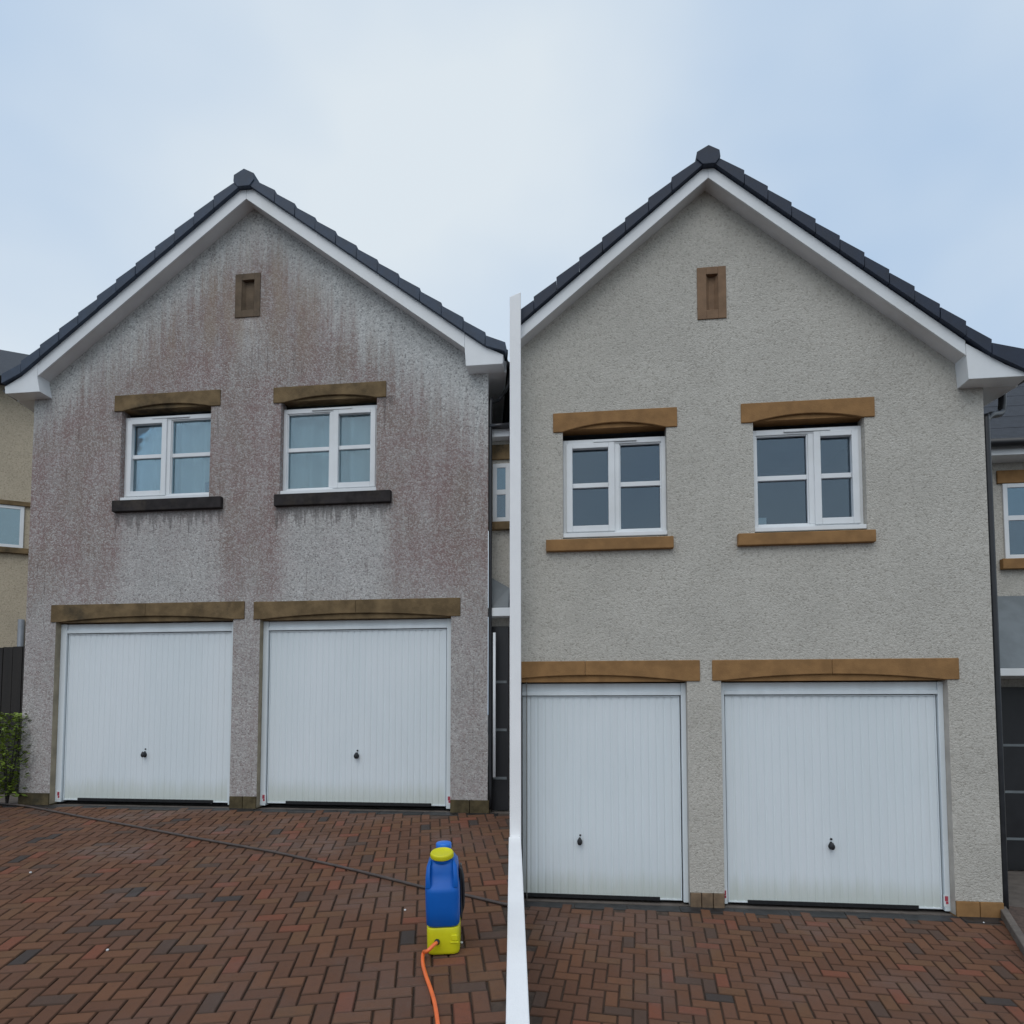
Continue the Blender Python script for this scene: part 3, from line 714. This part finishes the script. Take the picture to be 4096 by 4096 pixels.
# ---- added white wall and kerb filling the gap between the two plots
def added_divider():
    x0, x1 = -.022, .088
    def top(y): return y
    fy = YR - .30
    m = MB(); pts = []
    zt0 = 6.70 - kl * (XCR - .088) + .10
    m.add([(x0, fy, -1.2), (x1, fy, -1.2), (x1, 14.5, -1.2), (x0, 14.5, -1.2), (x0, fy, zt0), (x1, fy, zt0 + .05), (x1, 14.5, zt0 + .05), (x0, 14.5, zt0)],
          [(0, 3, 2, 1), (4, 5, 6, 7), (0, 1, 5, 4), (1, 2, 6, 5), (2, 3, 7, 6), (3, 0, 4, 7)])
    o = m.build('added_divider', M['divider_white'], None, .008)
    tag(o, 'tall narrow white wall added to fill the gap between the stained house and the clean house', 'wall')
    m = MB(); y1 = 0.6
    def gl(y): return ZL - SLOPE * (YL - y) + .045
    a, b = fy - .003, y1
    m.add([(-.03, a, gl(a) - 1.2), (.085, a, gl(a) - 1.2), (.085, b, gl(b) - 1.2), (-.03, b, gl(b) - 1.2), (-.03, a, gl(a)), (.085, a, gl(a)), (.085, b, gl(b)), (-.03, b, gl(b))],
          [(0, 1, 2, 3), (4, 7, 6, 5), (0, 4, 5, 1), (1, 5, 6, 2), (2, 6, 7, 3), (3, 7, 4, 0)])
    o = m.build('added_kerb', M['divider_white'], None, .008)
    tag(o, 'low white kerb wall added to fill the gap between the two block paved drives', 'wall')
added_divider()

# ---- the set-back wings with windows and porch roofs
def wing(h0, zoff, name, label, xa, xb, y, z_eave, z_ridge, fas, lin, win, sil, can, canx, vis, door, mroof, mstone, y0):
    h = House(name, y0, (xa + xb) / 2, zoff, label)
    m = h.mb(); m.box(xa, xb, y, y + 4, zoff - .3, z_eave); m.build('wall', M['dash_clean'], h.root)
    ov = .33 if xb - xa > 1 else .19
    n = 7; o0 = .30 if xb - xa > 1 else .16
    for i in range(n):
        ya, yb = y - o0 + i * .36, y - .30 + (i + 1) * .36 + .05
        za = z_eave + .02 + i * (z_ridge - z_eave) / n * 1.0; zc = za + (z_ridge - z_eave) / n * 1.12
        h.mb().add([(xa - .01, ya, za), (xb + .01, ya, za), (xb + .01, yb, zc), (xa - .01, yb, zc), (xa - .01, ya, za + .035), (xb + .01, ya, za + .035), (xb + .01, yb, zc + .035), (xa - .01, yb, zc + .035)],
                   [(0, 3, 2, 1), (4, 5, 6, 7), (0, 1, 5, 4), (1, 2, 6, 5), (2, 3, 7, 6), (3, 0, 4, 7)]).build('tile_course', mroof, h.root)
    h.mb().box(xa, xb, y - ov + .06, y - ov + .08, fas[0], fas[1]).build('fascia', M['upvc'], h.root)
    h.mb().box(xa, xb, y - ov + .081, y - .002, fas[0], fas[0] + .012).build('soffit', M['upvc_dull'], h.root)
    gx = h.mb(); gx.tube([(xa, y - ov, fas[1] + .01), (xb, y - ov, fas[1] + .01)], .055 if ov > .2 else .03, 10); gx.build('gutter', M['black_plastic'], h.root, smooth=True)
    h.mb().box(win[0] - .06, min(win[1] + .06, xb), y - .03, y - .002, lin[0], lin[1]).build('lintel', mstone, h.root, .006)
    h.mb().box(win[0] - .06, min(win[1] + .06, xb), y - .07, y - .002, sil[0], sil[1]).build('sill', mstone, h.root, .006)
    f = h.mb(); a, b, c, d, t = win[0], win[1], win[2], win[3], .05; bar = win[4]
    for q in ((a, a + t, c, d), (b - t, b, c, d), (a + t, b - t, c, c + t), (a + t, b - t, d - t, d), (a + t, b - t, bar - .03, bar + .03)): f.box(q[0], q[1], y - .022, y - .001, q[2], q[3])
    wf = f.build('window', M['upvc'], h.root, .003)
    for lo, hi in ((c + t, bar - .03), (bar + .03, d - t)):
        h.mb().box(a + t, b - t, y - .012, y - .008, lo, hi).build('pane', M['glass_r'], wf)
        h.mb().box(a + t, b - t, y - .006, y - .003, lo, hi).build('blind', plain('pale blind', (.30, .40, .46), .8, .1, 3) if lo > bar else M['interior'], wf)
    # porch roof: hipped lead canopy on a white fascia
    p = h.mb(); ca, cb = canx; yf = y - (.75 if xb - xa > 1 else .16)
    p.add([(ca, yf, can[1]), (cb, yf, can[1]), (cb, y, can[1]), (ca, y, can[1]), (ca + (.1 if cb - ca > 1 else .0), y - .03, can[0]), (cb - (.12 if cb - ca > 1 else .0), y - .03, can[0] - (0 if cb - ca > 1 else .13))],
          [(0, 3, 2, 1), (0, 1, 5, 4), (1, 2, 5), (2, 3, 4, 5), (3, 0, 4)])
    p.build('canopy', M['lead'], h.root, .01)
    h.mb().box(ca - .02, cb + .02, yf - .02, y - .003, can[2], can[1] - .003).build('canopy_fascia', M['upvc'], h.root, .004)
    dd = h.mb().box(door[0], door[1], y - .05, y - .002, zoff, can[2] - .1).build('door', M['dark_door'], h.root, .004)
    for i in range(3):
        zz = zoff + .35 + i * .55
        h.mb().box(door[0] + .02, door[1] - .02, y - .058, y - .051, zz, zz + .03).build('door_rail', M['lead'], dd, .002)
    return h
def zpix(py, px, y0, y):
    r = ray(px, py); t = ((Vector((0, y0, 0)) + B * y - CAMP).dot(B)) / r.dot(B); return (CAMP + r * t).z
WY = .22; zq = lambda py: zpix(py, 1975, YL, WY)
wing(HL, ZL, 'house_wing', 'recessed narrow strip of house with porch roof right of the stained gable', -.270, -.042, WY, zq(1740), zq(1610), (zq(1766), zq(1737)), (zq(1842), zq(1783)), (-.252, -.050, zq(2089), zq(1858), zq(1972)), (zq(2124), zq(2093)), (zq(2310), zq(2440), zq(2474)), (-.268, -.046), None, (-.255, -.06), M['tile_far'], M['stone_dirty'], YL)
wing(HR, ZR, 'house_wing', 'recessed house wing with slate porch roof beyond the clean house at right edge', 4.2, 10.2, 1.9, 4.30, 6.4, (4.19, 4.305), (3.93, 4.09), (5.80, 7.0, 3.0, 3.925, 3.5), (2.87, 2.995), (2.55, 1.63, 1.545), (4.28, 7.4), None, (5.55, 6.6), M['tile_far'], M['stone_clean'], YR)

# ---- beige house at the left edge
def beige_house():
    p = CAMP + ray(70, 2200) * (11.2 / ray(70, 2200).y)
    rz = math.atan(.42); h = empty('house', (p.x, p.y, ZL - .01), rz); tag(h, 'beige roughcast house peeking out at the left edge behind the stained house', 'house')
    m = MB(); m.box(-7, 3.2, 0, 6, -.3, 7.0); m.build('wall', M['dash_beige'], h)
    m = MB(); m.add([(-7.4, -.4, 6.95), (3.5, -.4, 6.95), (3.5, 6.4, 6.95), (-7.4, 6.4, 6.95), (-4.4, 3, 9.0), (.6, 3, 9.0)], [(0, 3, 2, 1), (0, 1, 5, 4), (1, 2, 5), (2, 3, 4, 5), (3, 0, 4)]); m.build('roof', M['tile_far'], h)
    def lx(px, py):
        r = ray(px, py); n = Vector((-math.sin(rz), math.cos(rz), 0)); t = (p - CAMP).dot(n) / r.dot(n); q = CAMP + r * t - Vector((p.x, p.y, ZL - .01))
        return q.dot(Vector((math.cos(rz), math.sin(rz), 0))), q.z
    xr, zt_ = lx(100, 2028); _, zb_ = lx(95, 2196)
    a, b, c, d = xr - 1.1, xr, zb_, zt_
    f = MB(); t = .06
    for q in ((a, a + t, c, d), (b - t, b, c, d), (a + t, b - t, c, c + t), (a + t, b - t, d - t, d)): f.box(q[0], q[1], -.025, -.002, q[2], q[3])
    wf = f.build('window', M['upvc'], h, .004)
    MB().box(a + t, b - t, -.014, -.010, c + t, d - t).build('pane', M['glass_l'], wf); MB().box(a + t, b - t, -.008, -.004, c + t, d - t).build('blind', M['curtain'], wf)
    MB().box(a - .04, b + .10, -.05, -.002, d + .002, d + .08).build('lintel', M['stone_dirty'], h, .004)
    MB().box(a - .04, b + .10, -.08, -.002, c - .10, c - .002).build('sill', M['stone_dirty'], h, .004)
    q = lx(90, 2480); MB().tube([(q[0], -.06, q[1]), (q[0], -.06, 0)], .05, 10).build('downpipe', plain('grey plastic pipe', (.20, .22, .25), .4), h, smooth=True)
beige_house()
# ---- fence and shrub in the gap on the left
fr = empty('fence', place(YL, -6.9, .9, ZL), -AY); tag(fr, 'dark stained vertical board fence beside the left corner of the stained house', 'fence')
for i in range(14):
    hgt = 2.02 + random.uniform(-.012, .012)
    MB().box(-1.55 + i * .15, -1.55 + i * .15 + .142, -.012 + random.uniform(-.003, .003), .012, 0, hgt).build('board', M['fence'], fr, .003)
for z in (.35, 1.0, 1.7): MB().box(-1.56, .55, .0125, .055, z, z + .08).build('rail', M['fence'], fr, .003)
def shrub(loc):
    r = empty('shrub', loc); tag(r, 'small yellow green shrub in front of the dark fence at left edge', 'shrub')
    m = MB()
    for k in range(7):
        a = random.uniform(0, math.tau); m.tube([(0, 0, 0), (math.cos(a) * .06, math.sin(a) * .06, .3), (math.cos(a) * .2, math.sin(a) * .16, random.uniform(.6, 1.0))], [.012, .009, .004], 6)
    m.build('stem', M['fence'], r)
    m = MB()
    for k in range(1000):
        a = random.uniform(0, math.tau); z = random.uniform(.12, 1.12); rad = random.uniform(.03, .26) * (1 - abs(z - .65) * .7)
        c = Vector((math.cos(a) * rad, math.sin(a) * rad, z)); d = Vector((math.cos(a) + random.gauss(0, .4), math.sin(a) + random.gauss(0, .4), random.uniform(-.3, .7))).normalized()
        s = d.cross(Vector((random.gauss(0, .3), random.gauss(0, .3), 1))).normalized(); L = random.uniform(.05, .09); W = L * .28
        m.add([c, c + d * L * .5 + s * W, c + d * L, c + d * L * .5 - s * W], [(0, 1, 2, 3)])
    me = bpy.data.meshes.new('foliage'); me.from_pydata([tuple(v) for v in m.v], [], m.f); link('foliage', me, M['green'], r)
sp = CAMP + ray(38, 2945) * (7.78 / ray(38, 2945).y)
shrub((sp.x, sp.y, ZL - .02))

# ---- raised edging at the right-hand corner
k0 = on_drive(3985, 3640, YR, ZR); k1 = on_drive(4110, 3850, YR, ZR)
kd = (k1 - k0); 
m = MB(); nrm = Vector((kd.y, -kd.x, 0)).normalized() * -1
if nrm.x < 0: nrm = -nrm
for i in range(4):
    a = k0 + kd * (i * .5); b = k0 + kd * (i * .5 + .494)
    q = [a, b, b + nrm * .06, a + nrm * .06]
    n0 = len(m.v); m.add([(v.x, v.y, v.z - .3) for v in q] + [(v.x, v.y, v.z + .075) for v in q], [(0, 3, 2, 1), (4, 5, 6, 7), (0, 1, 5, 4), (1, 2, 6, 5), (2, 3, 7, 6), (3, 0, 4, 7)])
o = m.build('edging_kerb', M['concrete'], None, .008); tag(o, 'brown concrete edging kerb sloping past the right corner of the clean house', 'kerb')
m = MB(); q = [k0 + nrm * .064, k0 + kd * 2 + nrm * .064, k0 + kd * 2 + nrm * 5, k0 + nrm * 5]
m.add([(v.x, v.y, v.z - .4) for v in q] + [(v.x, v.y, k0.z + .05 + (v.z - k0.z)) for v in q], [(0, 3, 2, 1), (4, 5, 6, 7), (0, 1, 5, 4), (1, 2, 6, 5), (2, 3, 7, 6), (3, 0, 4, 7)])
tag(m.build('path', plain('brown gravel path', (.085, .058, .046), .9, .3, 25, .6, 90)), kind='structure')

# ------------------------------------------------------------------ things
def curtain(h, x0, x1, z0, z1, y, label, seed):
    rnd = random.Random(seed); n = 90; m = h.mb(); ph = [rnd.uniform(0, 6.28) for _ in range(4)]; rows = 8
    vs = []
    for j in range(rows + 1):
        tz = j / rows; z = z0 + (z1 - z0) * tz
        for i in range(n + 1):
            u = i / n; amp = .045 * (1.25 - .5 * tz)
            vs.append((x0 + (x1 - x0) * u, y + amp * (math.sin(u * 27 + ph[0] + .9 * tz) + .4 * math.sin(u * 47 + ph[1]) + .9 * math.sin(u * 9 + ph[2])), z))
    fs = [(j * (n + 1) + i, j * (n + 1) + i + 1, (j + 1) * (n + 1) + i + 1, (j + 1) * (n + 1) + i) for j in range(rows) for i in range(n)]
    m.add(vs, fs); o = m.build('curtain', M['curtain'], None, smooth=True)
    o.matrix_world = Matrix.Translation(place(h.y0, h.off.x, 0, h.off.z)) @ Matrix.Rotation(-AY, 4, 'Z')
    tag(o, label, 'curtain', 'curtains behind the stained house windows')
curtain(HL, -4.90, -3.64, 3.70, 4.86, .24, 'pale net curtain behind the left window of the stained house', 3)
curtain(HL, -2.83, -1.56, 3.70, 4.85, .24, 'pale net curtain behind the right window of the stained house', 5)
def small_thing(h, nm, parts, label, cat):
    for i, (bx_, mm) in enumerate(parts):
        m = MB(); m.box(*bx_)
        o = m.build(nm, mm, None, .004)
        o.matrix_world = Matrix.Translation(place(h.y0, 0, 0, 0)) @ Matrix.Rotation(-AY, 4, 'Z')
        tag(o, label, cat)
small_thing(HL, 'box', [((-3.86, -3.76, .165, .20, 3.80, 3.99), plain('blue grey card', (.07, .10, .17), .6))], 'dark blue box standing inside the left window of the stained house', 'box')
small_thing(HR, 'photo_frame', [((2.47, 2.55, .17, .20, 2.95, 3.10), plain('pale card', (.62, .66, .70), .6))], 'small white frame inside the right window of the clean house', 'frame')

# sprayer
def sprayer():
    P = on_drive(1771, 3812, YL, ZL); P.y += .11
    P.z = ZL - SLOPE * (YL - P.y - .115 * P.x * 1.0) if False else P.z
    root = empty('sprayer', (P.x, P.y, P.z), math.radians(3)); root.rotation_euler = (math.radians(3.0), math.radians(-1.5), math.radians(3))
    tag(root, 'blue and yellow knapsack sprayer standing on the left block paved drive', 'sprayer')
    root.scale = (.97, .97, .965)
    def rr(hx, hy, z, cx=0, cy=0, r=.045, n=5, bow=0.0):
        pts = []
        for qx, qy, a0 in ((1, 1, 0), (-1, 1, 90), (-1, -1, 180), (1, -1, 270)):
            for k in range(n):
                a = math.radians(a0 + 90 * k / (n - 1)); x = cx + qx * (hx - r) + r * math.cos(a); y = cy + qy * (hy - r) + r * math.sin(a)
                pts.append((x, y, z + bow * ((y - cy) / hy)))
        return pts
    m = MB(); m.loft([rr(.097, .150, .012, r=.04), rr(.101, .156, .03, r=.042), rr(.101, .157, .145, r=.045, bow=.0), rr(.1, .156, .176, r=.045, bow=.0), rr(.094, .15, .178)])
    base = m.build('base', M['yellow'], root, .004, True)
    MB().box(.045, .096, -.162, -.150, .085, .092).build('switch_ledge', M['yellow'], base, .002)
    MB().box(.050, .090, -.1605, -.150, .10, .135).build('battery_hatch', M['yellow'], base, .004)
    m = MB(); m.loft([rr(.093, .147, .179), rr(.103, .160, .195, r=.05), rr(.105, .164, .28, r=.055), rr(.106, .165, .395, r=.055), rr(.104, .160, .425, r=.055), rr(.10, .142, .445, cy=.014, r=.05),
                      rr(.099, .132, .50, cy=.022, r=.05), rr(.094, .125, .545, cy=.026, r=.05), rr(.074, .105, .575, cy=.028, r=.05), rr(.066, .095, .582, cy=.03, r=.05)])
    tank = m.build('tank', M['blue'], root, 0, True)
    for s in (-1, 1):   # shoulder ribs either side of the recessed neck
        m = MB(); m.loft([[(s * (.066 + a), -.158 + b, .420) for a, b in ((0, .0), (.036, .012), (.036, .08), (0, .08))],
                          [(s * (.072 + a), -.150 + b, .49) for a, b in ((0, .0), (.028, .012), (.028, .08), (0, .08))],
                          [(s * (.070 + a), -.125 + b, .548) for a, b in ((0, .0), (.024, .012), (.024, .08), (0, .08))],
                          [(s * (.064 + a), -.085 + b, .574) for a, b in ((0, .0), (.016, .012), (.016, .06), (0, .06))]])
        m.build('shoulder', M['blue'], tank, .008, True, 3)
    def disc(nm, mm, cx, cy, prof, par):
        m = MB(); m.loft([[(cx + math.cos(k / 28 * math.tau) * r, cy + math.sin(k / 28 * math.tau) * r, z) for k in range(28)] for r, z in prof])
        return m.build(nm, mm, par, .002, True)
    disc('filler_neck', M['blue'], 0, -.045, ((.058, .56), (.058, .592)), tank)
    lid = disc('lid', M['yellow'], 0, -.045, ((.066, .588), (.072, .592), (.072, .618), (.068, .624), (.062, .6245), (.060, .621), (.01, .621)), root)
    tilt = Matrix.Translation((0, -.045, .59)) @ Matrix.Rotation(math.radians(9), 4, 'X') @ Matrix.Translation((0, .045, -.59)); lid.matrix_local = tilt
    m = MB()
    for k in range(36):
        a = k / 36 * math.tau; m.box(math.cos(a) * .0725 - .0015, math.cos(a) * .0725 + .0015, -.045 + math.sin(a) * .0725 - .0015, -.045 + math.sin(a) * .0725 + .0015, .594, .616)
    m.build('lid_grip', M['yellow'], lid)
    disc('cap', M['blue_cap'], .004, .085, ((.035, .575), (.035, .60), (.048, .606), (.051, .614), (.051, .640), (.046, .648), (.01, .650)), root)
    MB().box(.104, .117, .0, .13, .17, .50).build('back_pad', M['black_plastic'], root, .006)
    m = MB(); m.tube(smooth_path([(.112, .05, .50), (.124, .03, .44), (.127, .02, .36), (.124, .03, .26), (.112, .05, .20)], 6), .010, 8); m.build('strap', M['black_plastic'], root, smooth=True)
    m = MB(); m.loft([[(-.036 + math.cos(k / 12 * math.tau) * r, y, .098 + math.sin(k / 12 * math.tau) * r) for k in range(12)] for y, r in ((-.150, .017), (-.172, .017), (-.174, .012), (-.186, .012))])
    m.build('outlet_nut', M['black_plastic'], base, 0, True)
    # the orange delivery hose leaves the nut and runs over the pavers to the viewer
    bpy.context.view_layer.update(); inv = root.matrix_world.inverted()
    pts = [Vector((-.036, -.175, .098)), Vector((-.050, -.205, .100)), Vector((-.090, -.235, .075))]
    for px, py, lift in ((1694, 3810, .03), (1691, 3850, .012), (1703, 3900, .010), (1724, 3960, .010), (1738, 4010, .010), (1748, 4070, .010), (1752, 4130, .010), (1740, 4260, .010)):
        pts.append(inv @ on_drive(px, py, YL, ZL, lift))
    m = MB(); m.tube(smooth_path(pts, 8), .0115, 12); m.build('hose', M['orange'], root, smooth=True)
sprayer()
hp = [(91, 3222), (163, 3235), (308, 3263), (526, 3303), (785, 3352), (1059, 3401), (1163, 3422), (1380, 3471), (1543, 3511), (1696, 3549), (1848, 3577), (1975, 3607)]
pts = [on_drive(px, py, YL, ZL, .013) for px, py in [(-60, 3208)] + hp]
q = pts[-1]; gz = lambda y: ZL - SLOPE * (YL - y)
yy = q.y - .05
pts += [Vector((-.03, yy, gz(yy) + .013)), Vector((.03, yy - .02, gz(yy) + .013))]
m = MB(); m.tube(smooth_path(pts, 8), .0115, 10); o = m.build('pressure_hose', M['hose'], None, smooth=True)
tag(o, 'long grey brown hose lying slantwise across the left block paved drive', 'hose')
# little stones and scraps lying on the paving
for i, (px, py) in enumerate(((122, 3490), (845, 3215), (1846, 3770), (3935, 3690), (430, 3800), (1620, 3640))):
    side = (YL, ZL) if px < 2048 else (YR, ZR)
    c = on_drive(px, py, *side, lift=.004); m = MB(); r = random.uniform(.006, .011)
    m.loft([[(math.cos(k / 6 * math.tau) * r * s * random.uniform(.8, 1.2), math.sin(k / 6 * math.tau) * r * s * random.uniform(.8, 1.2), z * r) for k in range(6)] for s, z in ((.7, -.5), (1, .1), (.6, .7))])
    o = m.build('pebble', M['upvc_dull']); o.location = c
    tag(o, ['tiny white pebble near the left edge of the left drive', 'white scrap at the foot of the left white garage door', 'tiny white pebble just right of the sprayer', 'tiny white pebble by the right corner of the clean house',
            'tiny white pebble low on the left drive', 'tiny white pebble left of the sprayer behind the hose'][i], 'pebble', 'pebbles on the drives')
